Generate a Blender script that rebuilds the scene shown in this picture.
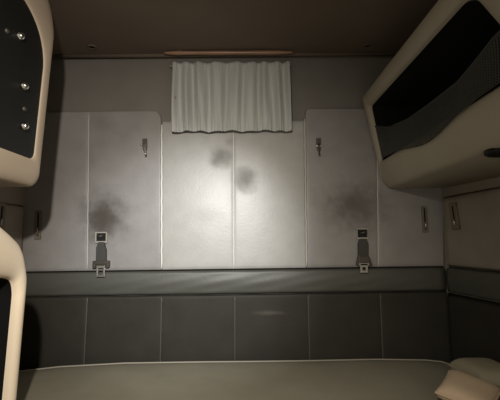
import bpy, bmesh, math, random
from mathutils import Vector, Matrix
random.seed(7)
D = bpy.data
COL = bpy.context.scene.collection
for o in list(D.objects): D.objects.remove(o)
PI = math.pi

# ------------------------------------------------------------------ camera
F = 375.0
CAM = Vector((0.0, -1.875, 1.35))
pitch = math.atan(40/375.0); roll = math.radians(0.45)
fw = Vector((0, math.cos(pitch), math.sin(pitch)))
up0 = Vector((0, -math.sin(pitch), math.cos(pitch)))
X0 = Vector((1, 0, 0))
xc = X0*math.cos(roll) - up0*math.sin(roll)
yc = X0*math.sin(roll) + up0*math.cos(roll)
RM = Matrix((xc, yc, -fw)).transposed()
cd = D.cameras.new('camera'); cd.sensor_width = 36; cd.lens = 36*F/500
cd.clip_start = 0.05
cam = D.objects.new('camera', cd); COL.objects.link(cam)
cam.matrix_world = Matrix.Translation(CAM) @ RM.to_4x4()
bpy.context.scene.camera = cam

# ------------------------------------------------------------------ world, lights, exposure
sc = bpy.context.scene
w = D.worlds.new('world'); sc.world = w; w.use_nodes = True
w.node_tree.nodes['Background'].inputs[0].default_value = (1.0, 0.88, 0.68, 1)
w.node_tree.nodes['Background'].inputs[1].default_value = 0.36
LAMP = CAM + Vector((-0.15, 0.0, 0.47))
def spot(name, energy, cone, color, aim):
    l = D.lights.new(name, 'SPOT'); l.energy = energy; l.spot_size = math.radians(cone); l.spot_blend = 1.0
    l.shadow_soft_size = 0.02; l.color = color
    o = D.objects.new(name, l); COL.objects.link(o); o.location = LAMP
    o.rotation_euler = (Vector(aim) - LAMP).to_track_quat('-Z', 'Y').to_euler()
# a hand lamp beside the camera: wide warm flood and the bright core of its beam
spot('hand_lamp_flood', 76, 116, (1.0, 0.92, 0.82), (-0.80, 0.0, 0.80))
spot('hand_lamp_core', 122, 44, (0.96, 0.985, 1.0), (-0.34, 0.0, 1.23))
sc.view_settings.view_transform = 'Standard'; sc.view_settings.look = 'None'
sc.view_settings.gamma = 1; sc.view_settings.exposure = 0.0
sc.view_settings.use_curve_mapping = False

# ------------------------------------------------------------------ measuring helpers
def ray(px, py):
    return RM @ Vector(((px-250)/F, (200-py)/F, -1.0))
def P(px, py, y=0.0):
    r = ray(px, py); return CAM + r*((y-CAM.y)/r.y)
def PX(px, py, x):
    r = ray(px, py); return CAM + r*((x-CAM.x)/r.x)
def PZ(px, py, z):
    r = ray(px, py); return CAM + r*((z-CAM.z)/r.z)
def lerp(a, b, t): return a + (b-a)*t
def interp(tab, v):
    if v <= tab[0][0]: return tab[0][1]
    for (a, fa), (b, fb) in zip(tab, tab[1:]):
        if v <= b: return lerp(fa, fb, (v-a)/(b-a))
    return tab[-1][1]

# ------------------------------------------------------------------ materials
def lin(c):
    return tuple((v/12.92 if v <= .04045 else ((v+.055)/1.055)**2.4) for v in c)
def mat(name, rgb, rough=.6, spec=.5, metal=0., var=.0, vscale=8., bump=0., bscale=40., bdist=.004, stains=(), dark=(0.25,0.22,0.19), sheen=0., stretch=(1,1,1), coat=0.):
    m = D.materials.new(name); m.use_nodes = True
    nt = m.node_tree; N = nt.nodes; K = nt.links
    b = N['Principled BSDF']
    c = lin([v/255 for v in rgb])
    b.inputs['Base Color'].default_value = (*c, 1)
    b.inputs['Roughness'].default_value = rough
    b.inputs['Specular IOR Level'].default_value = spec
    b.inputs['Metallic'].default_value = metal
    if coat:
        b.inputs['Coat Weight'].default_value = coat; b.inputs['Coat Roughness'].default_value = .3
    if sheen: b.inputs['Sheen Weight'].default_value = sheen
    tc = N.new('ShaderNodeTexCoord')
    mp = N.new('ShaderNodeMapping'); mp.inputs['Scale'].default_value = stretch
    K.new(tc.outputs['Object'], mp.inputs[0])
    col = None; masks = []
    if var:
        n = N.new('ShaderNodeTexNoise'); n.inputs['Scale'].default_value = vscale; n.inputs['Detail'].default_value = 5
        K.new(mp.outputs[0], n.inputs['Vector'])
        r = N.new('ShaderNodeMapRange'); r.inputs['From Min'].default_value = .3; r.inputs['From Max'].default_value = .7
        r.inputs['To Min'].default_value = 1-var; r.inputs['To Max'].default_value = 1+var
        K.new(n.outputs['Fac'], r.inputs['Value'])
        mx = N.new('ShaderNodeMix'); mx.data_type = 'RGBA'; mx.blend_type = 'MULTIPLY'; mx.inputs['Factor'].default_value = 1
        mx.inputs['A'].default_value = (*c, 1); K.new(r.outputs[0], mx.inputs['B'])
        col = mx.outputs['Result']
    if stains:
        n2 = N.new('ShaderNodeTexNoise'); n2.inputs['Scale'].default_value = 22; n2.inputs['Detail'].default_value = 4
        K.new(tc.outputs['Object'], n2.inputs['Vector'])
        for (p, rx, rz, s) in stains:
            sub = N.new('ShaderNodeVectorMath'); sub.operation = 'SUBTRACT'; sub.inputs[1].default_value = (p.x, 0, p.z)
            K.new(tc.outputs['Object'], sub.inputs[0])
            mul = N.new('ShaderNodeVectorMath'); mul.operation = 'MULTIPLY'; mul.inputs[1].default_value = (1/rx, 0, 1/rz)
            K.new(sub.outputs[0], mul.inputs[0])
            ln = N.new('ShaderNodeVectorMath'); ln.operation = 'LENGTH'; K.new(mul.outputs[0], ln.inputs[0])
            ad = N.new('ShaderNodeMath'); ad.operation = 'MULTIPLY_ADD'; ad.inputs[1].default_value = .7
            K.new(n2.outputs['Fac'], ad.inputs[0]); K.new(ln.outputs['Value'], ad.inputs[2])
            r = N.new('ShaderNodeMapRange'); r.interpolation_type = 'SMOOTHSTEP'
            r.inputs['From Min'].default_value = .35; r.inputs['From Max'].default_value = 1.35
            r.inputs['To Min'].default_value = s; r.inputs['To Max'].default_value = 0
            K.new(ad.outputs[0], r.inputs['Value'])
            mx = N.new('ShaderNodeMix'); mx.data_type = 'RGBA'
            K.new(r.outputs[0], mx.inputs['Factor'])
            if s > 0: masks.append(r.outputs[0])
            if col: K.new(col, mx.inputs['A'])
            else: mx.inputs['A'].default_value = (*c, 1)
            mx.inputs['B'].default_value = (c[0]*dark[0], c[1]*dark[1], c[2]*dark[2], 1)
            col = mx.outputs['Result']
    if masks:
        acc = masks[0]
        for k_ in masks[1:]:
            mm = N.new('ShaderNodeMath'); mm.operation = 'MAXIMUM'; K.new(acc, mm.inputs[0]); K.new(k_, mm.inputs[1]); acc = mm.outputs[0]
        rr = N.new('ShaderNodeMapRange'); rr.inputs['To Min'].default_value = rough; rr.inputs['To Max'].default_value = min(1, rough+.45)
        K.new(acc, rr.inputs['Value']); K.new(rr.outputs[0], b.inputs['Roughness'])
    if col: K.new(col, b.inputs['Base Color'])
    if bump:
        n3 = N.new('ShaderNodeTexNoise'); n3.inputs['Scale'].default_value = bscale; n3.inputs['Detail'].default_value = 6
        n3.inputs['Distortion'].default_value = .6
        K.new(mp.outputs[0], n3.inputs['Vector'])
        bp = N.new('ShaderNodeBump'); bp.inputs['Strength'].default_value = bump; bp.inputs['Distance'].default_value = bdist
        K.new(n3.outputs['Fac'], bp.inputs['Height']); K.new(bp.outputs[0], b.inputs['Normal'])
    return m

STAINS = [(P(103,221), .10, .12, .8), (P(105,216), .19, .18, .88), (P(354,206), .24, .19, .76), (P(221,158), .085, .085, .58), (P(245,180), .085, .09, .58),
          (P(103,124), .10, .07, .25), (P(230,143), .04, .04, .3), (P(205,215), .12, .06, .08)]
M_PAD = mat('pale grey woven vinyl', (140,137,135), rough=.42, spec=.5, var=.07, vscale=14, bump=.14, bscale=85, bdist=.003, stains=STAINS)
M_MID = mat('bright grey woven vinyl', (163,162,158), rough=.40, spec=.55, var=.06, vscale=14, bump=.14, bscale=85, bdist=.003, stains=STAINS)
M_WELT = mat('pale grey welt', (188,186,179), rough=.5, spec=.5)
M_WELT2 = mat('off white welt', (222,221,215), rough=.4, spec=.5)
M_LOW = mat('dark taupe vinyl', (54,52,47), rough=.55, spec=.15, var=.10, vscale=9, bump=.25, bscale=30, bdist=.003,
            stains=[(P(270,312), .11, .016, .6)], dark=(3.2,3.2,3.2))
M_LOWELT = mat('taupe welt', (78,75,68), rough=.5)
M_BELT = mat('grey green vinyl', (76,76,70), rough=.48, spec=.5, var=.05, vscale=6, bump=.2, bscale=18, bdist=.004)
M_WALLTOP = mat('brown grey lining', (117,113,107), rough=.55, spec=.35, var=.08, vscale=5, bump=.12, bscale=60)
M_SIDE = mat('side wall fabric', (140,132,122), rough=.7, spec=.3, var=.08, vscale=9, bump=.2, bscale=60)
M_CEIL = mat('brown ceiling lining', (110,98,87), rough=.75, spec=.2, var=.06, vscale=4, bump=.12, bscale=90)
M_GLINT = mat('glossy tan glint', (150,116,92), rough=.34, spec=.6, var=.12, vscale=12, stretch=(.6,3,3))  # tan colour of the warm glint at the ceiling edge
M_CREAM = mat('cream moulded plastic', (236,220,195), rough=.5, spec=.4, var=.04, vscale=5, bump=.08, bscale=160, bdist=.001)
M_GRCREAM = mat('dull cream moulded plastic', (182,166,146), rough=.55, spec=.3, var=.04, vscale=5, bump=.08, bscale=160, bdist=.001)
M_GREIGE = mat('greige moulded plastic', (165,157,140), rough=.55, spec=.35, var=.04, vscale=5, bump=.08, bscale=160, bdist=.001)
M_BLACK = mat('black flap', (24,24,23), rough=.55, spec=.3, bump=.15, bscale=120, bdist=.001)
M_INNER = mat('black liner', (14,14,14), rough=.8, spec=.2)
M_NET = mat('charcoal net', (80,80,75), rough=.7, spec=.2)
M_HEM = mat('charcoal elastic', (58,58,55), rough=.6, spec=.3)
M_CHROME = mat('chrome', (225,225,222), rough=.16, metal=1.)
M_STEEL = mat('worn steel', (205,203,196), rough=.32, metal=.85)
M_DKMETAL = mat('dark bracket metal', (78,74,68), rough=.45, metal=.4)
M_RIM = mat('taupe bracket', (112,104,92), rough=.5, spec=.4)
M_STRAP = mat('dark grey webbing', (66,65,62), rough=.7, spec=.3, bump=.3, bscale=260, bdist=.001)
M_PLATE = mat('grey white plate', (158,154,144), rough=.45)
M_HOLE = mat('black hole', (10,10,10), rough=.8)
M_CURT = mat('grey curtain fabric', (186,188,184), rough=.6, spec=.35, var=.06, vscale=10, bump=.2, bscale=180, bdist=.001, stretch=(1,1,.25), sheen=.2)
M_MATT = mat('olive grey mattress cover', (141,136,119), rough=.75, spec=.25, var=.07, vscale=7, bump=.3, bscale=70, bdist=.002)
M_PIPE = mat('light olive piping', (160,155,140), rough=.6)
M_BEIGE = mat('beige cushion cover', (192,172,146), rough=.8, spec=.2, var=.05, bump=.25, bscale=120, bdist=.002)
M_OLIVE = mat('olive bolster cover', (158,151,130), rough=.8, spec=.2, var=.08, bump=.3, bscale=60, bdist=.002)
M_FLOOR = mat('grey rubber floor', (70,68,64), rough=.7, bump=.3, bscale=100)

# ------------------------------------------------------------------ object helpers
def tag(o, label=None, cat=None, group=None, kind=None):
    for k, v in (('label', label), ('category', cat), ('group', group), ('kind', kind)):
        if v: o[k] = v
    return o
def empty(name, loc):
    o = D.objects.new(name, None); o.empty_display_size = .05; COL.objects.link(o); o.location = loc; return o
def obj(name, bm, m, parent=None, base=None, smooth=True, bevel=0., seg=3, solid=0., sub=0):
    """one mesh object; geometry is given in world metres, base = origin of the top-level thing"""
    me = D.meshes.new(name)
    bmesh.ops.recalc_face_normals(bm, faces=bm.faces[:])
    bm.to_mesh(me); bm.free()
    me.materials.append(m)
    if smooth:
        for p in me.polygons: p.use_smooth = True
    o = D.objects.new(name, me); COL.objects.link(o)
    if parent:
        o.parent = parent
        if parent.type == 'EMPTY': o.location = -parent.location
    if solid:
        s = o.modifiers.new('solid', 'SOLIDIFY'); s.thickness = solid; s.offset = 0
    if bevel:
        b = o.modifiers.new('bevel', 'BEVEL'); b.width = bevel; b.segments = seg; b.limit_method = 'ANGLE'; b.angle_limit = math.radians(35)
        b.harden_normals = False
    if sub:
        s = o.modifiers.new('sub', 'SUBSURF'); s.levels = sub; s.render_levels = sub
    if smooth and bevel:
        wn = o.modifiers.new('wn', 'WEIGHTED_NORMAL'); wn.keep_sharp = False
    return o
def box(bm, x0, x1, y0, y1, z0, z1):
    v = [bm.verts.new((x, y, z)) for x in (x0, x1) for y in (y0, y1) for z in (z0, z1)]
    for f in ((0,1,3,2),(4,6,7,5),(0,4,5,1),(2,3,7,6),(0,2,6,4),(1,5,7,3)):
        bm.faces.new([v[i] for i in f])
    return bm
def prism(bm, pts, y0, y1):
    """outline in x,z extruded from y0 to y1"""
    a = [bm.verts.new((x, y0, z)) for x, z in pts]; b = [bm.verts.new((x, y1, z)) for x, z in pts]
    n = len(pts)
    bm.faces.new(a); bm.faces.new(b[::-1])
    for i in range(n): bm.faces.new((a[i], a[(i+1)%n], b[(i+1)%n], b[i]))
    return bm
def tube(bm, pts, r, n=8, closed=False, cap=True):
    rings = []; m = len(pts); pts = [Vector(p) for p in pts]
    for i, p in enumerate(pts):
        a = pts[(i-1) % m] if (closed or i > 0) else p
        b = pts[(i+1) % m] if (closed or i < m-1) else p
        t = (b-a).normalized()
        u = t.cross(Vector((0, 0, 1)))
        if u.length < .2: u = t.cross(Vector((0, 1, 0)))
        u.normalize(); v = t.cross(u)
        rr = r[i] if isinstance(r, (list, tuple)) else r
        rings.append([bm.verts.new(p + u*(rr*math.cos(2*PI*k/n)) + v*(rr*math.sin(2*PI*k/n))) for k in range(n)])
    for i in range(m if closed else m-1):
        a, b = rings[i], rings[(i+1) % m]
        for k in range(n): bm.faces.new((a[k], a[(k+1)%n], b[(k+1)%n], b[k]))
    if cap and not closed:
        bm.faces.new(rings[0]); bm.faces.new(rings[-1][::-1])
    return bm
def lathe(bm, prof, origin, axis, n=16):
    """prof = [(radius, height)] turned about axis at origin"""
    axis = Vector(axis).normalized(); u = axis.orthogonal().normalized(); v = axis.cross(u); o = Vector(origin)
    rings = []
    for r, h in prof:
        rings.append([bm.verts.new(o + axis*h + u*(r*math.cos(2*PI*k/n)) + v*(r*math.sin(2*PI*k/n))) for k in range(n)])
    for a, b in zip(rings, rings[1:]):
        for k in range(n): bm.faces.new((a[k], a[(k+1)%n], b[(k+1)%n], b[k]))
    bm.faces.new(rings[0]); bm.faces.new(rings[-1][::-1])
    return bm
def rounded(corners, radii, n=8):
    """closed 2D outline with each corner rounded"""
    out = []; m = len(corners)
    for i in range(m):
        p = Vector(corners[i]); a = Vector(corners[i-1]); b = Vector(corners[(i+1) % m]); r = radii[i]
        p0 = p + (a-p).normalized()*r; p1 = p + (b-p).normalized()*r
        for k in range(n+1):
            t = k/n; s = .42
            c0 = p0.lerp(p, .56); c1 = p1.lerp(p, .56)
            out.append(p0*(1-t)**3 + c0*3*t*(1-t)**2 + c1*3*t*t*(1-t) + p1*t**3)
    return out
def loft(bm, loops, close_first=False, close_last=False):
    R = [[bm.verts.new(p) for p in l] for l in loops]
    n = len(R[0])
    for a, b in zip(R, R[1:]):
        for k in range(n): bm.faces.new((a[k], a[(k+1)%n], b[(k+1)%n], b[k]))
    if close_first: bm.faces.new(R[0])
    if close_last: bm.faces.new(R[-1][::-1])
    return bm
def resample_long(pts, maxlen):
    out = []
    m = len(pts)
    for i in range(m):
        a, b = pts[i], pts[(i+1) % m]
        k = max(1, int(math.ceil((b-a).length/maxlen)))
        for j in range(k): out.append(a.lerp(b, j/k))
    return out

# ------------------------------------------------------------------ room shell
ZC = P(250, 57).z                       # ceiling height at the back wall
XL = P(24, 240).x; XR = P(443, 240).x
RY = -1.5
RX = XR + 0.18*1.5                      # the right wall is splayed a little
WR = lambda y: XR - 0.18*y              # x of the right wall at depth y
bm = bmesh.new(); box(bm, XL-.06, XR+.06, 0, .06, 0, ZC+.06)
tag(obj('wall_back', bm, M_WALLTOP, smooth=False), 'brown grey lined back wall of the sleeper cab', 'wall', kind='structure')
bm = bmesh.new(); box(bm, XL-.06, XL, RY, 0, 0, ZC+.06)
tag(obj('wall_left', bm, M_SIDE, smooth=False), 'fabric lined left side wall', 'wall', kind='structure')
bm = bmesh.new()
pts = [(XR, 0), (WR(RY), RY), (WR(RY)+.06, RY), (XR+.06, 0)]
a = [bm.verts.new((x, y, 0)) for x, y in pts]; b = [bm.verts.new((x, y, ZC+.06)) for x, y in pts]
bm.faces.new(a); bm.faces.new(b[::-1])
for i in range(4): bm.faces.new((a[i], a[(i+1)%4], b[(i+1)%4], b[i]))
tag(obj('wall_right', bm, M_SIDE, smooth=False), 'fabric lined right side wall', 'wall', kind='structure')
bm = bmesh.new(); box(bm, XL-.06, WR(RY)+.06, RY, .06, ZC, ZC+.05)
tag(obj('ceiling', bm, M_CEIL, smooth=False), 'dark brown ceiling lining', 'ceiling', kind='structure')
bm = bmesh.new(); box(bm, XL-.06, WR(RY)+.06, RY, .06, -.05, 0)
tag(obj('floor', bm, M_FLOOR, smooth=False), 'floor of the cab', 'floor', kind='structure')
# rounded moulding along the ceiling edge
bm = bmesh.new()
prof = []
r = .016
for k in range(21):
    a = PI*k/20                                # half round bar below the ceiling
    prof.append((-.035 - r*.7*math.cos(a), ZC - .004 - r*.7*math.sin(a) + (0 if .02 < a < PI-.02 else .0035)))
va = [bm.verts.new((XL, y, z)) for y, z in prof]; vb = [bm.verts.new((XR, y, z)) for y, z in prof]
for i in range(len(prof)): bm.faces.new((va[i], va[(i+1)%len(prof)], vb[(i+1)%len(prof)], vb[i]))
bm.faces.new(va); bm.faces.new(vb[::-1])
tag(obj('trim_1', bm, M_CEIL), 'rounded dark brown moulding along the ceiling edge', 'moulding', kind='structure')

# ------------------------------------------------------------------ padded linings
def pad_mesh(tl, tr, br, bl, seams, T, rt=(0,0), edge=.006, groove=.002, gw=.004, nz=40, y0=0.0, dx=.006, bulge=.004):
    """upholstered pad on the back wall; corners are wall points, seams = [(top point, bottom point)]"""
    bm = bmesh.new(); rows = []
    W = (tr-tl).length; H = (tl.z-bl.z)
    nx = int(W/dx)
    ts = sorted(set([i/nz for i in range(nz+1)] + [edge/H*q for q in (.03,.1,.2,.35,.55,.8)] + [1-edge/H*q for q in (.03,.1,.2,.35,.55,.8)] +
                    [min(1, max(rt)/H*q) for q in (.02,.06,.12,.2,.3,.42,.55,.7,.85)] ))
    for t in ts:
        L = tl.lerp(bl, t); R = tr.lerp(br, t); row = []
        il = ir = 0.0
        d = t*H
        if rt[0] and d < rt[0]: il = rt[0] - math.sqrt(max(0, rt[0]**2 - (rt[0]-d)**2))
        if rt[1] and d < rt[1]: ir = rt[1] - math.sqrt(max(0, rt[1]**2 - (rt[1]-d)**2))
        xa = L.x + il; xb = R.x - ir
        sx = [st.lerp(sb, t).x for st, sb in seams]
        cells = [L.x] + sx + [R.x]
        us = sorted(set([i/nx for i in range(nx+1)] + [edge/W*q for q in (.05,.2,.45,.75,1)] + [1-edge/W*q for q in (.05,.2,.45,.75,1)]))
        for u in us:
            x = lerp(xa, xb, u)
            z = lerp(L.z, R.z, (x-L.x)/(R.x-L.x)) if True else L.z
            dd = min(x-xa, xb-x, d, (1-t)*H)
            q = max(0., min(1., dd/edge))
            h = T*math.sqrt(max(0., 1-(1-q)**2))
            for c0, c1 in zip(cells, cells[1:]):
                if c0 <= x <= c1:
                    s = (x-c0)/(c1-c0); h += bulge*q*(4*s*(1-s))**.6
            for s in sx: h -= groove*math.exp(-((x-s)/gw)**2)*q
            row.append(bm.verts.new((x, y0-max(h, 0)-.0005, z)))
        rows.append(row)
    for a, b in zip(rows, rows[1:]):
        for i in range(len(a)-1): bm.faces.new((a[i], a[i+1], b[i+1], b[i]))
    loop = rows[0] + [r[-1] for r in rows[1:]] + rows[-1][::-1][1:] + [r[0] for r in rows[1:-1]][::-1]
    bm.faces.new(loop)
    return bm
def welt(parent, top, bot, y, m, r=.0035):
    bm = bmesh.new(); n = 24
    tube(bm, [Vector((lerp(top.x, bot.x, i/n) + .0008*math.sin(i*2.3), y, lerp(top.z, bot.z, i/n))) for i in range(n+1)], r, 8)
    return obj('seam_welt', bm, m, parent)
def padded(name, label, tl, tr, br, bl, seams, T, m, mw, rt=(0,0), edges=(), **kw):
    base = Vector(((bl.x+br.x)/2, 0, bl.z)); e = empty(name, base)
    tag(e, label, 'wall padding', 'padded wall panels')
    wr = kw.pop('wr', .0024)
    bm = pad_mesh(tl, tr, br, bl, seams, T, rt, **kw)
    obj('cover', bm, m, e)
    for st, sb in seams:
        welt(e, st.lerp(sb, .01), st.lerp(sb, .99), -(T-.0005), mw, wr)
    for st, sb in edges:
        welt(e, st.lerp(sb, .01), st.lerp(sb, .99), -(T-.001), mw, .0042)
    return e
RT = lambda px: 272 - (px-23)*5.7/420 - .08      # top line of the rail
RB = lambda px: 297 - (px-23)*6.0/420 + .08      # bottom line of the rail
padded('wall_padding', 'left pale grey padded panel of the back wall, dark stain above its buckle',
       P(25,113), P(162,111), P(162,RT(161.5)), P(23,RT(23)), [(P(90,112), P(88.5,271))], .014, M_PAD, M_WELT, rt=(0,.045))
padded('wall_padding', 'brightest middle padded panel below the curtain with two small dark smudges',
       P(162.5,122), P(304,121), P(306,RT(306)), P(162.5,RT(162.5)), [(P(233.5,121.5), P(234,269))], .014, M_MID, M_WELT2, edges=[(P(162.3,124), P(162.3,270))])
padded('wall_padding', 'dim grey padded panel on the right of the back wall, partly behind the overhead cabinet',
       P(304.5,109), P(442.5,109), P(443,RT(443)), P(306.5,RT(306.5)), [(P(376,110), P(377.5,268))], .014, M_PAD, M_WELT, rt=(.03,0), edges=[(P(304.3,118), P(306.3,268))])
low = padded('wall_padding', 'dark taupe padded panel along the bottom of the back wall behind the mattress',
       P(20,RB(20)), Vector((XR-.001,0,P(443,RB(443)).z)), Vector((XR-.001,0,P(451,385).z)), P(14,391),
       [(P(89,296),P(84,390)), (P(162.5,295.5),P(160.5,388)), (P(235,294.5),P(235,387)), (P(307.5,293.5),P(310,387)), (P(379,292.5),P(383,386))], .018, M_LOW, M_LOWELT, wr=.004)

YP = -.0185   # face of the pads
# grey green rail across the wall
def rail(name, label, A, B, nrm, hgt0, hgt1, T, m):
    """A,B = top-left/right points on the wall; height below them; nrm points into the cab"""
    bm = bmesh.new(); n = 60; loops = []
    for i in range(n+1):
        t = i/n; p = A.lerp(B, t); h = lerp(hgt0, hgt1, t); ring = []
        for k in range(17):
            a = k/16
            zz = -h*a
            q = min(a, 1-a)/.13; q = min(1, q)
            d = T*math.sqrt(max(0, 1-(1-q)**2))*(1 - .12*math.cos(2*PI*a)) + .0008*math.sin(i*.9+k)
            ring.append(p + nrm*max(d,0) + Vector((0,0,zz)))
        loops.append(ring)
    R = [[bm.verts.new(v) for v in l] for l in loops]
    for a, b in zip(R, R[1:]):
        for k in range(16): bm.faces.new((a[k], a[k+1], b[k+1], b[k]))
        bm.faces.new((a[16], a[0], b[0], b[16]))
    bm.faces.new(R[0]); bm.faces.new(R[-1][::-1])
    return tag(obj(name, bm, m), label, 'padded rail', 'padded rails round the bunk')
A = P(23,272); B = P(443,266.3)
rail('padded_rail', 'grey green padded vinyl rail running across the back wall under the pale panels', A, B, Vector((0,-1,0)), A.z-P(23,297).z, B.z-P(443,291).z, .021, M_BELT)
nR = Vector((-1, -.18, 0)).normalized()
yr = -1.0
A2 = Vector((XR, 0, B.z)) + Vector((.18,-1,0))*.036; B2 = Vector((WR(yr), yr, B.z-.0))
rail('padded_rail', 'dark padded vinyl rail on the right side wall, turning off the corner', A2, B2, nR, .122, .122, .021, M_BELT)

# right side wall: lower lining and upper pad with a seam line above
def sidepad(name, label, y0, y1, ztop0, ztop1, zbot, T, m, xf, nrm):
    bm = bmesh.new(); rows = []
    ny, nz = 50, 24
    for j in range(nz+1):
        row = []
        for i in range(ny+1):
            u = i/ny; t = j/nz
            y = lerp(y0, y1, u); z = lerp(lerp(ztop0, ztop1, u), zbot, t)
            dd = min(u*abs(y1-y0), (1-u)*abs(y1-y0), t*(ztop0-zbot), (1-t)*(ztop0-zbot))
            q = min(1, dd/.014); h = T*math.sqrt(max(0, 1-(1-q)**2))
            p = Vector((xf(y), y, z)) + nrm*(h+.0005)
            row.append(bm.verts.new(p))
        rows.append(row)
    for a, b in zip(rows, rows[1:]):
        for i in range(ny): bm.faces.new((a[i], a[i+1], b[i+1], b[i]))
    loop = rows[0] + [r[-1] for r in rows[1:]] + rows[-1][::-1][1:] + [r[0] for r in rows[1:-1]][::-1]
    bm.faces.new(loop)
    return tag(obj(name, bm, m), label, 'wall padding', 'padded wall panels')
zt = PX(440,198,XR).z
sidepad('wall_padding', 'padded panel on the right side wall above the rail, below the overhead cabinet', -.0235, -1.0, P(443,197.5).z, P(443,195).z, B.z+.001, .016, M_SIDE, WR, nR)
sidepad('wall_padding', 'dark lower padded panel on the right side wall under the rail', -.0150, -1.0, B.z-.124, B.z-.124, .5, .022, M_LOW, WR, nR)
sidepad('wall_padding', 'padded panel on the left side wall above the cream cabinet', -.024, -.70, P(24,206).z, P(24,206).z, A.z, .014, M_SIDE, lambda y: XL, Vector((1,0,0)))

# ------------------------------------------------------------------ bunk
ZM = P(250, 361, -.06).z                 # mattress top
bm = bmesh.new(); box(bm, XL+.005, XR-.03, -.665, -.03, 0.0, ZM-.16)
tag(obj('bunk_base', bm, M_GREIGE, bevel=.01), 'greige bunk base carrying the mattress', 'bunk')
back = [(-18,374),(20,370.5),(60,366),(125,362.4),(200,361.2),(250,360.8),(310,360),(375,358.6),(425,359.3),(442,361),(452,364.3),(459,369.5)]
bp = [PZ(px, py, ZM) for px, py in back]
bp = [Vector((max(p.x, XL+.02), min(p.y, -.026))) for p in bp]
pl = bp + [Vector((XR-.03, -.30)), Vector((XR-.03, -.64)), Vector((XR-.07, -.68)), Vector((XL+.06, -.68)), Vector((XL+.02, -.64))]
pl = [p for i, p in enumerate(pl) if i == 0 or (p-pl[i-1]).length > .004]
pl = resample_long(pl, .03)
cen = Vector((0, -.42))
def inset2(pl, d):
    out = []; n = len(pl)
    for i in range(n):
        t = (pl[(i+1)%n]-pl[i-1]).normalized(); nrm = Vector((t.y, -t.x))
        if nrm.dot(cen-pl[i]) < 0: nrm = -nrm
        out.append(pl[i] + nrm*d)
    return out
mt = empty('mattress', Vector((-.1, -.4, ZM-.16)))
tag(mt, 'olive grey bunk mattress with piped edge across the bottom of the view', 'mattress')
bm = bmesh.new(); loops = []
for d, z in ((.012,-.16),(.0,-.148),(.0,-.02),(.003,-.010),(.009,-.003),(.018,0),(.06,.004),(.12,.006),(.2,.007)):
    q = inset2(pl, d) if d < .05 else [p + (cen-p)*(d/.6) for p in inset2(pl,.02)]
    loops.append([Vector((p.x, p.y, ZM+z)) for p in q])
loft(bm, loops, True, True)
obj('cover', bm, M_MATT, mt)
bm = bmesh.new(); q = inset2(pl, .004); tube(bm, [Vector((p.x, p.y, ZM-.004)) for p in q], .0055, 8, closed=True)
obj('piping', bm, M_PIPE, mt)

def cushion(name, label, loc, sx, sy, sz, rot, m, tilt=0., group=None):
    bm = bmesh.new(); n = 28; rows = []
    R = Matrix.Rotation(tilt, 3, 'X') @ Matrix.Rotation(rot, 3, 'Z')
    for j in range(n+1):
        row = []
        for i in range(n+1):
            u = 2*i/n-1; v = 2*j/n-1
            uu = math.copysign(abs(u)**.8, u); vv = math.copysign(abs(v)**.8, v)
            h = (max(0,1-uu**4)*max(0,1-vv**4))**.45
            pinch = 1-.05*(1-abs(uu)**2)*abs(vv)**3 ; pinch2 = 1-.05*(1-abs(vv)**2)*abs(uu)**3
            row.append((Vector((uu*sx*pinch2, vv*sy*pinch, 0)), h))
        rows.append(row)
    top = [[bm.verts.new(R @ (p + Vector((0,0,.5*sz + .5*sz*h)))+loc) for p, h in r] for r in rows]
    bot = [[bm.verts.new(R @ (p + Vector((0,0,.5*sz - .5*sz*h**.6)))+loc) for p, h in r] for r in rows]
    for g in (top, bot):
        for a, b in zip(g, g[1:]):
            for i in range(n): bm.faces.new((a[i], a[i+1], b[i+1], b[i]))
    bmesh.ops.remove_doubles(bm, verts=bm.verts[:], dist=.0004)
    e = empty(name, loc); tag(e, label, 'cushion', group)
    obj('cover', bm, m, e)
    bm = bmesh.new()
    ring = [rows[0][i][0] for i in range(n)] + [rows[j][n][0] for j in range(n)] + [rows[n][n-i][0] for i in range(n)] + [rows[n-j][0][0] for j in range(n)]
    tube(bm, [R @ (p+Vector((0,0,.5*sz)))+loc for p in ring], .004, 6, closed=True)
    obj('piping', bm, m, e)
    return e
cushion('cushion', 'olive bolster lying against the right side wall at the end of the mattress', Vector((.885, -.40, ZM+.008)), .085, .11, .085, 0, M_OLIVE)
pb = P(452, 371, -.50)
cushion('cushion', 'beige cushion with one corner raised at the bottom right of the view', Vector((.715, -.57, ZM+.028)), .078, .078, .062, math.radians(47), M_BEIGE, tilt=math.radians(16))

# ------------------------------------------------------------------ cabinets
def cabinet_shell(bm, outer, inner, Fx, xwall, sign, bulge, recess, rows=12):
    """ring shaped face frame between two outlines (y,z), rolled edge, sides running back to the wall. sign = direction into the cab"""
    loops = []
    o3 = [Vector((Fx(p.y), p.x, p.y)) for p in outer]
    i3 = [Vector((Fx(p.y), p.x, p.y)) for p in inner]
    loops.append([Vector((xwall(p.x), p.x, p.y)) for p in outer])
    loops.append([a - Vector((sign*.04,0,0)) for a in o3])
    for k in range(rows+1):
        t = k/rows
        s = (1-math.cos(PI*t))/2
        off = bulge*math.sin(PI*t)**.7
        if t > .5: off = lerp(-recess, bulge, math.sin(PI*t)**.7) if t > .5 else off
        else: off = lerp(-.02, bulge, math.sin(PI*t)**.7)
        loops.append([a.lerp(b, s) + Vector((sign*off,0,0)) for a, b in zip(o3, i3)])
    loft(bm, loops, True, False)
    return [a + Vector((-sign*recess,0,0)) for a in i3]

def outl(corners, radii, n=10):
    return rounded([Vector(c) for c in corners], radii, n)

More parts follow.
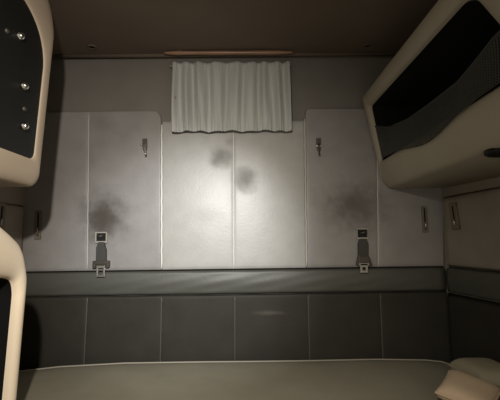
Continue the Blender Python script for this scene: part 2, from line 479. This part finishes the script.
# --- left overhead cabinet
dfar = 1.285; yf = -1.875+dfar
zc = CAM.z
tab = [(zc+.16,-.752),(zc+.18,-.735),(zc+.255,-.716),(zc+.374,-.703),(zc+.544,-.696),(zc+.7,-.696),(zc+.9,-.704)]
FL = lambda z: interp(tab, z)
bl_ = P(36, 188, yf); 
ztopL = ZC-.03
def yd(d): return -1.875+d
outer = outl([(yf, bl_.z), (yf, ztopL), (yd(.75), ztopL), (yd(.75), bl_.z)], [.03,.17,.05,.03])
pbm = PX(33, 159, -.715)
pfar = PX(41, 95, -.704)
inner = outl([(pfar.y, pbm.z), (pfar.y, pbm.z+.49), (yd(.82), pbm.z+.49), (yd(.82), pbm.z)], [.022,.17,.06,.05])
cl = empty('overhead_cabinet', Vector((-.9, yd(1.0), bl_.z)))
tag(cl, 'cream overhead cabinet at the upper left with black flap and chrome snap studs', 'cabinet', 'overhead cabinets')
bm = bmesh.new(); i3 = cabinet_shell(bm, outer, inner, FL, lambda y: XL+.002, 1, .003, .007)
obj('body', bm, M_GRCREAM, cl)
bm = bmesh.new()
cpt = sum(i3, Vector())/len(i3)
loft(bm, [[p + (p-cpt)*.015 + Vector((-.02,0,0)) for p in i3], [p + (p-cpt)*.012 + Vector((.001,0,0)) for p in i3], [p.lerp(cpt,.03)+Vector((.003,0,0)) for p in i3], [p.lerp(cpt,.5)+Vector((.006,0,0)) for p in i3]], True, True)
flap = obj('flap', bm, M_BLACK, cl)
for px, py in ((21,36),(26,86),(28,126)):
    p = PX(px, py, -.695); nrm = Vector((1,0,0)); p.x = FL(p.z) - .004
    bm = bmesh.new(); lathe(bm, [(.012,-.004),(.0135,.001),(.013,.004),(.0105,.008),(.0105,.0085),(.008,.0125),(.004,.0148),(.0008,.0155)], p, (1,0,0), 18)
    obj('snap_stud', bm, M_CHROME, flap)
for px, py in ((9,31),(28,109)):
    p = PX(px, py, -.695); p.x = FL(p.z) - .006
    bm = bmesh.new(); lathe(bm, [(.007,-.004),(.008,.001),(.006,.005),(.001,.006)], p, (1,0,0), 14)
    o = obj('snap_socket', bm, M_DKMETAL, flap); o['label'] = 'small dark snap socket'

# --- right overhead cabinet
yfr = -.030; dr = 1.875+yfr
def prof_pt(px, py): p = P(px, py, yfr); return (p.z, p.x)
tabr = sorted([prof_pt(362,97), prof_pt(367,118), prof_pt(372,142), prof_pt(377,165), prof_pt(381,180), prof_pt(387,187.5)])
FRx = lambda z: interp(tabr, z)
zb = P(390, 188.5, yfr).z; ztp = P(362, 96, yfr).z
outer = outl([(yfr, zb), (yd(.70), zb), (yd(.70), ztp), (yfr, ztp)], [.02,.05,.05,.012])
q1 = P(371, 106, -.075); q2 = P(377, 161, -.075)
z1 = PX(380, 90.5, FRx(q1.z)).z
nyr = yd(.94)
inner = outl([(-.085, q2.z), (yd(.80), q2.z+.01), (nyr, q1.z-.005), (-.085, q1.z-.005)], [.015,.05,.05,.02])
cr = empty('overhead_cabinet', Vector((.85, yd(1.2), zb)))
tag(cr, 'dim greige overhead cabinet at the upper right with open front and black net', 'cabinet', 'overhead cabinets')
bm = bmesh.new(); i3 = cabinet_shell(bm, outer, inner, FRx, lambda y: WR(y)-.002, -1, .010, .015)
obj('body', bm, M_GREIGE, cr)
bm = bmesh.new(); cpt = sum(i3, Vector())/len(i3)
loft(bm, [i3, [Vector((WR(p.y)-.02, lerp(p.y, cpt.y, .02), lerp(p.z, cpt.z, .02))) for p in i3]], False, True)
obj('liner', bm, M_INNER, cr)
# storage net across the lower part of the opening
nettop = [(371,126),(390,127.5),(410,119),(430,105),(460,82),(480,58),(497,36)]
xn = .606
bm = bmesh.new(); NX, NZ = 84, 16
tops = [PX(px, py, FRx(PX(px,py,.60).z)+.012) for px, py in nettop]
def top_at(y):
    tb = sorted((p.y, p.z) for p in tops); return interp(tb, y)
rows = []
for j in range(NZ+1):
    row = []
    for i in range(NX+1):
        y = lerp(-.088, yd(.815), i/NX); t = j/NZ; d = y - CAM.y
        z0 = q2.z - .004 + .01*(i/NX) - .042*math.exp(-((d-1.3)/.2)**2)
        z = lerp(z0, max(top_at(y), z0+.05), t)
        edge_ = min(1, i/6, (NX-i)/6)
        x = FRx(z) + .012 - edge_*(.026*(1-t)**2 + .004*math.sin(PI*t))
        row.append(bm.verts.new((x, y, z)))
    rows.append(row)
for j in range(NZ):
    for i in range(NX):
        a, b, c, d = rows[j][i], rows[j][i+1], rows[j+1][i+1], rows[j+1][i]
        bm.faces.new((a, b, c, d))
hem_pts = [rows[NZ][i].co.copy() for i in range(0, NX+1, 2)]
net = obj('net', bm, M_NET, cr)
wm = net.modifiers.new('wire', 'WIREFRAME'); wm.thickness = .0042; wm.use_even_offset = False
bm = bmesh.new(); tube(bm, hem_pts, .005, 8); obj('elastic_hem', bm, M_HEM, net)
# dark round cap on the underside
pv = PZ(497, 151, zb)
bm = bmesh.new(); lathe(bm, [(.05,.004),(.05,-.006),(.044,-.010),(.042,-.010),(.038,-.004),(.012,-.004),(.001,-.006)], (pv.x+.02, pv.y, zb), (0,0,1), 28)
o = obj('vent_cap', bm, M_BLACK, cr); o['label'] = 'black round cap under the cabinet'

# --- cream cabinet at the lower left
XC = -.69
tabc = [(0., -.735),(zc-.6,-.712),(zc-.35,-.70),(zc-.1,-.69),(zc+.2,-.70)]
FC = lambda z: interp(tabc, z)
pf = PX(27.5, 275, XC); pt = PX(2, 228, XC-.003)
oc = [(pf.y, 0.0), (pf.y, pf.z+.005), (PX(23.5,245,XC).y, PX(23.5,245,XC).z), (PX(13.5,234,XC).y, PX(13.5,234,XC).z), (PX(1.5,223,XC).y, PX(1.5,223,XC).z), (PX(-22,210,XC).y, PX(-22,210,XC).z), (yd(.62), PX(-22,210,XC).z+.01), (yd(.62), 0.0)]
outer = outl(oc, [.002,.03,.025,.018,.022,.03,.03,.002], 6)
pi_ = PX(19, 300, XC); pit = PX(12, 279, XC)
ic = [(pi_.y, .16), (pi_.y, pit.z-.04), (lerp(pi_.y,pit.y,.4), pit.z-.008), (pit.y, pit.z+.002), (pit.y-.05, pit.z+.01), (yd(.80), pit.z+.012), (yd(.72), pit.z), (yd(.72), .16)]
inner = outl(ic, [.02,.02,.012,.01,.015,.02,.03,.02], 6)
cc = empty('storage_cabinet', Vector((-.9, yd(.9), 0)))
tag(cc, 'cream moulded cabinet standing at the lower left with a dark opening in its side', 'cabinet')
bm = bmesh.new(); i3 = cabinet_shell(bm, outer, inner, FC, lambda y: XL+.002, 1, .008, .02)
obj('body', bm, M_CREAM, cc)
bm = bmesh.new(); cpt = sum(i3, Vector())/len(i3)
loft(bm, [i3, [Vector((-1.0, lerp(p.y, cpt.y, .04), lerp(p.z, cpt.z, .04))) for p in i3]], False, True)
obj('liner', bm, M_INNER, cc)

# ------------------------------------------------------------------ curtain
ct = empty('window_curtain', P(231, 131, -.04))
tag(ct, 'gathered grey curtain hanging over the rear window in the middle of the back wall', 'curtain')
bm = bmesh.new(); NX, NZ = 240, 40; rows = []
cx = [P(172.5,62.5,-.03), P(289.5,62,-.03), P(291.5,131,-.046), P(172,132,-.046)]
def fold(u, t):
    g = .85 + .15*math.sin(u*6.1+.6) - .45*max(0, 1-((u-.42)/.14)**2)*max(0, (t-.35)/.65)
    a = .018*g*math.sin(2*PI*(u*8.2 + .30*math.sin(u*6.5)) + .7*math.sin(t*2.4+u*9))
    b = .003*math.sin(2*PI*(u*14.3) + 1.2 + 1.3*t)
    c = .0022*math.sin(2*PI*u*37 + 2*math.sin(u*13))*(max(0, (t-.72)/.28)**1 + max(0,(.12-t)/.12))
    k = .55 + .45*math.sin(PI*min(1, t*1.0))
    return (a+b)*k*1.1 + c
for j in range(NZ+1):
    row = []
    for i in range(NX+1):
        u = i/NX; t = j/NZ
        p = cx[0].lerp(cx[1], u).lerp(cx[3].lerp(cx[2], u), t)
        y = -.030 - .020*min(1, t*1.25) - fold(u, t)
        wav = .0025*math.sin(u*21+1)*t + .0015*math.sin(u*47)*t
        row.append(bm.verts.new((p.x, y, p.z - wav)))
    rows.append(row)
for a, b in zip(rows, rows[1:]):
    for i in range(NX): bm.faces.new((a[i], a[i+1], b[i+1], b[i]))
hem_shade = [rows[NZ][i].co.copy() for i in range(0, NX+1, 3)]
cloth = obj('cloth', bm, M_CURT, ct, solid=.002)
bm = bmesh.new(); tube(bm, hem_shade, .0018, 6); o = obj('hem_shade', bm, M_HEM, ct); o['label'] = 'bottom edge strip, dark for the shadow line below'  # dark strip paints the shadow line under the cloth's bottom edge
for px, py, yy in ((171,66.5,-.02),(175,97.5,-.052),(290,65.5,-.02)):
    p = P(px, py, yy); bm = bmesh.new(); lathe(bm, [(.004,0),(.006,.002),(.0055,.006),(.003,.009),(.0006,.0098)], p, (0,-1,0), 12)
    obj('snap_stud', bm, M_PLATE, ct)
bm = bmesh.new(); tube(bm, [P(173,64,-.034), P(173.4,80,-.050), P(174,97,-.058)], .0014, 6); obj('edge_cord', bm, M_PLATE, ct)

bm = bmesh.new(); n = 50; ta = P(164, 53, -.075); tb = P(293, 52.4, -.075); pts = []; rad = []  # added tan bar, tapered to the shape of the glint on the ceiling edge
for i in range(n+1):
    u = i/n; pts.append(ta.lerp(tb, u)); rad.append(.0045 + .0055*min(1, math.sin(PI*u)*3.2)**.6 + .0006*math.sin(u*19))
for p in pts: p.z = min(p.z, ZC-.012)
rl = empty('glint_bar', Vector(((ta.x+tb.x)/2, -.075, ZC))); tag(rl, 'thin tan bar added for the warm glint at the ceiling edge above the grey curtain', 'glint bar')
tube(bm, pts, rad, 14); obj('bar', bm, M_GLINT, rl)
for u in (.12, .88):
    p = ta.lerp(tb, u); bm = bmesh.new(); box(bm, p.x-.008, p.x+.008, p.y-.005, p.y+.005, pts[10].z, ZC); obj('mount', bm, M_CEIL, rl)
# ------------------------------------------------------------------ buckles
def rect(bm, px0, py0, px1, py1, y0, y1):
    a = P(px0, py0, YP); b = P(px1, py1, YP); box(bm, a.x, b.x, y0, y1, b.z, a.z); return bm
def poly(bm, pts, y0, y1):
    prism(bm, [(P(x, y, YP).x, P(x, y, YP).z) for x, y in pts], y0, y1); return bm
def frame(bm, px0, py0, px1, py1, tl, tr, tt, tb, y0, y1):
    rect(bm, px0, py0, px1, py0+tt, y0, y1); rect(bm, px0, py1-tb, px1, py1, y0, y1)
    rect(bm, px0, py0+tt, px0+tl, py1-tb, y0, y1); rect(bm, px1-tr, py0+tt, px1, py1-tb, y0, y1); return bm
def buckle(ox, oy, label, right):
    e = empty('strap_buckle', P(ox, oy+44, YP)); tag(e, label, 'buckle', 'strap buckles on the back wall')
    def q(x, y): return (ox+x, oy+y)
    bm = bmesh.new(); frame(bm, ox-6.2, oy-.5, ox+5.6, oy+10.5, 1.1, 1.1, 1.2, 1.9, YP-.010, YP+.004)
    pl = obj('anchor_plate', bm, M_PLATE, e, bevel=.0015, seg=2)
    bm = bmesh.new(); rect(bm, ox-5, oy+.8, ox+4.4, oy+9, YP-.002, YP+.003); obj('slot', bm, M_HOLE, pl, smooth=False)
    bm = bmesh.new()
    a, b = P(ox-3.2, oy+4.5), P(ox+2.8, oy+3.2); tube(bm, [Vector((a.x, YP-.006, a.z)), Vector((b.x, YP-.006, b.z))], .006, 10); obj('pin', bm, M_DKMETAL, pl)
    bm = bmesh.new()
    if right:
        poly(bm, [q(-3.5,10),q(3.2,10),q(5,15),q(5,27),q(-5,27),q(-5,15)], YP-.018, YP+.003)
        s = obj('strap', bm, M_STRAP, e, bevel=.003)
        bm = bmesh.new(); poly(bm, [q(-5,26),q(5,26),q(8.5,34.5),q(8.5,36.5),q(-6.8,36.5),q(-6.8,34.5)], YP-.021, YP+.003); poly(bm, [q(-5,27.5),q(5,27.5),q(5.6,34),q(-5.6,34)], YP-.026, YP-.016)
        obj('buckle_body', bm, M_DKMETAL, e, bevel=.003)
        bm = bmesh.new(); frame(bm, ox-3.4, oy+34.5, ox+4.2, oy+43.5, 2.2, 2.2, 3.6, 2, -.040, -.033)
        rect(bm, ox-4.6, oy+33, ox+5.2, oy+36.5, -.040, -.033)
        obj('tongue', bm, M_PLATE, e, bevel=.0015, seg=2)
    else:
        poly(bm, [q(-2.5,9.5),q(3.4,9.5),q(3.8,14),q(5,17),q(5,30),q(-5,30),q(-4.6,15)], YP-.018, YP+.003)
        s = obj('strap', bm, M_STRAP, e, bevel=.003)
        bm = bmesh.new(); rect(bm, ox-7.8, oy+28.2, ox-5, oy+35.5, YP-.022, YP+.003); rect(bm, ox+5.2, oy+28, ox+8.2, oy+35, YP-.022, YP+.003); rect(bm, ox-6, oy+28.2, ox+6, oy+31.6, YP-.024, YP+.003)
        rect(bm, ox-6, oy+31, ox+6, oy+33.2, YP-.019, YP+.003)
        obj('buckle_body', bm, M_DKMETAL, e, bevel=.003)
        bm = bmesh.new(); frame(bm, ox-4, oy+33, ox+4.2, oy+44, 1.6, 1.6, 2.4, 1.4, -.040, -.032)
        obj('tongue', bm, M_STEEL, e, bevel=.0015, seg=2)
buckle(102, 232.5, 'left strap buckle with a steel loop hanging over the rail, under the darkest stain', False)
buckle(362.5, 228.8, 'right strap buckle with a pale holed tongue hanging over the rail', True)

# ------------------------------------------------------------------ coat hooks
def hook(px, py, label, tilt, knob):
    e = empty('coat_hook', P(px, py+20, YP)); tag(e, label, 'hook', 'coat hooks on the padded panels')
    bm = bmesh.new(); poly(bm, [(px-2.4,py),(px+2.2,py-.3),(px+2.4,py+8),(px+1.8,py+12),(px-1.4,py+12),(px-2.2,py+8)], YP-.007, YP+.004)
    obj('base_plate', bm, M_DKMETAL, e, bevel=.0015, seg=2)
    c = P(px, py+6, YP)
    bm = bmesh.new()
    pts = [(0,-.004,0),(tilt*.2,-.016,-.006),(tilt*.4,-.022,-.022),(tilt*.7,-.022,-.040),(tilt,-.026,-.054),(tilt*1.05,-.034,-.058),(tilt*1.05,-.041,-.050)]
    tube(bm, [c+Vector(p) for p in pts], [.006,.006,.0055,.005,.0045,.0045,.004], 10)
    obj('hook_arm', bm, M_STEEL if knob else M_DKMETAL, e)
    if knob:
        bm = bmesh.new(); lathe(bm, [(.003,0),(.005,.002),(.006,.006),(.004,.010),(.0008,.011)], P(px-3, py+6, YP-.003), (-.3,-1,.2), 12); obj('knob', bm, M_PLATE, e)
    else:
        bm = bmesh.new(); rect(bm, px-2.6, py+7, px+2.2, py+8.6, YP-.011, YP-.005); obj('clip_band', bm, M_STEEL, e, bevel=.001, seg=2)
hook(145, 139, 'small chrome coat hook with bright knob on the left padded panel', .012, True)
hook(318.5, 138.5, 'small dark coat hook on the right padded panel, right of the curtain', -.004, False)

# ------------------------------------------------------------------ slotted brackets
def bracket(c, ux, nrm, wdt, hgt, lean, label):
    """slotted strip fixed to a wall: c centre, ux along the wall, nrm into the cab"""
    uz = (Vector((0,0,1)) + ux*lean).normalized()
    def bx(bm, u0, u1, z0, z1, d0, d1):
        v = [bm.verts.new(c + ux*u + uz*z + nrm*d) for u in (u0,u1) for d in (d0,d1) for z in (z0,z1)]
        for f in ((0,1,3,2),(4,6,7,5),(0,4,5,1),(2,3,7,6),(0,2,6,4),(1,5,7,3)): bm.faces.new([v[i] for i in f])
    e = empty('slotted_bracket', c - uz*(hgt/2)); tag(e, label, 'bracket', 'slotted wall brackets')
    w2, h2 = wdt/2, hgt/2
    bm = bmesh.new(); t = wdt*.34
    bx(bm, -w2, -w2+t, -h2, h2, -.003, .008); bx(bm, w2-t, w2, -h2, h2, -.003, .008)
    bx(bm, -w2, w2, h2-t, h2, -.003, .0075); bx(bm, -w2, w2, -h2, -h2+t*1.6, -.003, .0075)
    pl = obj('rim', bm, M_RIM, e, bevel=.0015, seg=2)
    bm = bmesh.new(); bx(bm, -w2+t*.9, w2-t*.9, -h2+t, h2-t*.9, -.003, .0025); obj('slot', bm, M_HOLE, e, smooth=False)
    bm = bmesh.new()
    tube(bm, [c - uz*(h2*.7) + nrm*.007, c - uz*(h2*.2) + nrm*.009], .0035, 8); obj('catch', bm, M_STEEL, e)
nB = Vector((0,-1,0))
bracket(P(38.5, 225, YP-.0005), Vector((1,0,0)), nB, .030, .140, -.02, 'slotted metal bracket at the left end of the back wall, in the cabinet shadow')
bracket(P(424.5, 219.5, YP-.0005), Vector((1,0,0)), nB, .026, .128, -.01, 'slotted metal bracket at the right end of the back wall beside the corner')
ps = PX(457.5, 216, XR+.015)
uR = Vector((.18,-1,0)).normalized()
ps = Vector((WR(ps.y), ps.y, ps.z)) + nR*.0215
bracket(ps, uR, nR, .045, .125, -.12, 'slotted dark bracket on the right side wall around the corner')
pL = PX(-.5, 216, XL+.014)
bracket(Vector((XL+.0165, pL.y, pL.z)), Vector((0,-1,0)), Vector((1,0,0)), .05, .12, 0, 'slotted bracket on the left side wall at the left edge of the view')

# ------------------------------------------------------------------ ceiling sockets
for px, py, lab in ((92,46.5,'small dark socket in the ceiling at the left'), (367,45.5,'small dark socket in the ceiling at the right')):
    p = PZ(px, py, ZC)
    e = empty('ceiling_socket', Vector((p.x, p.y, ZC))); tag(e, lab, 'socket', 'ceiling sockets')
    bm = bmesh.new(); lathe(bm, [(.022,.0),(.023,-.003),(.020,-.006),(.015,-.006),(.014,-.001)], (p.x, p.y, ZC), (0,0,1), 20); obj('rim', bm, M_CEIL, e)
    bm = bmesh.new(); lathe(bm, [(.014,.0),(.014,-.003),(.001,-.002)], (p.x, p.y, ZC), (0,0,1), 16); obj('hole', bm, M_HOLE, e)
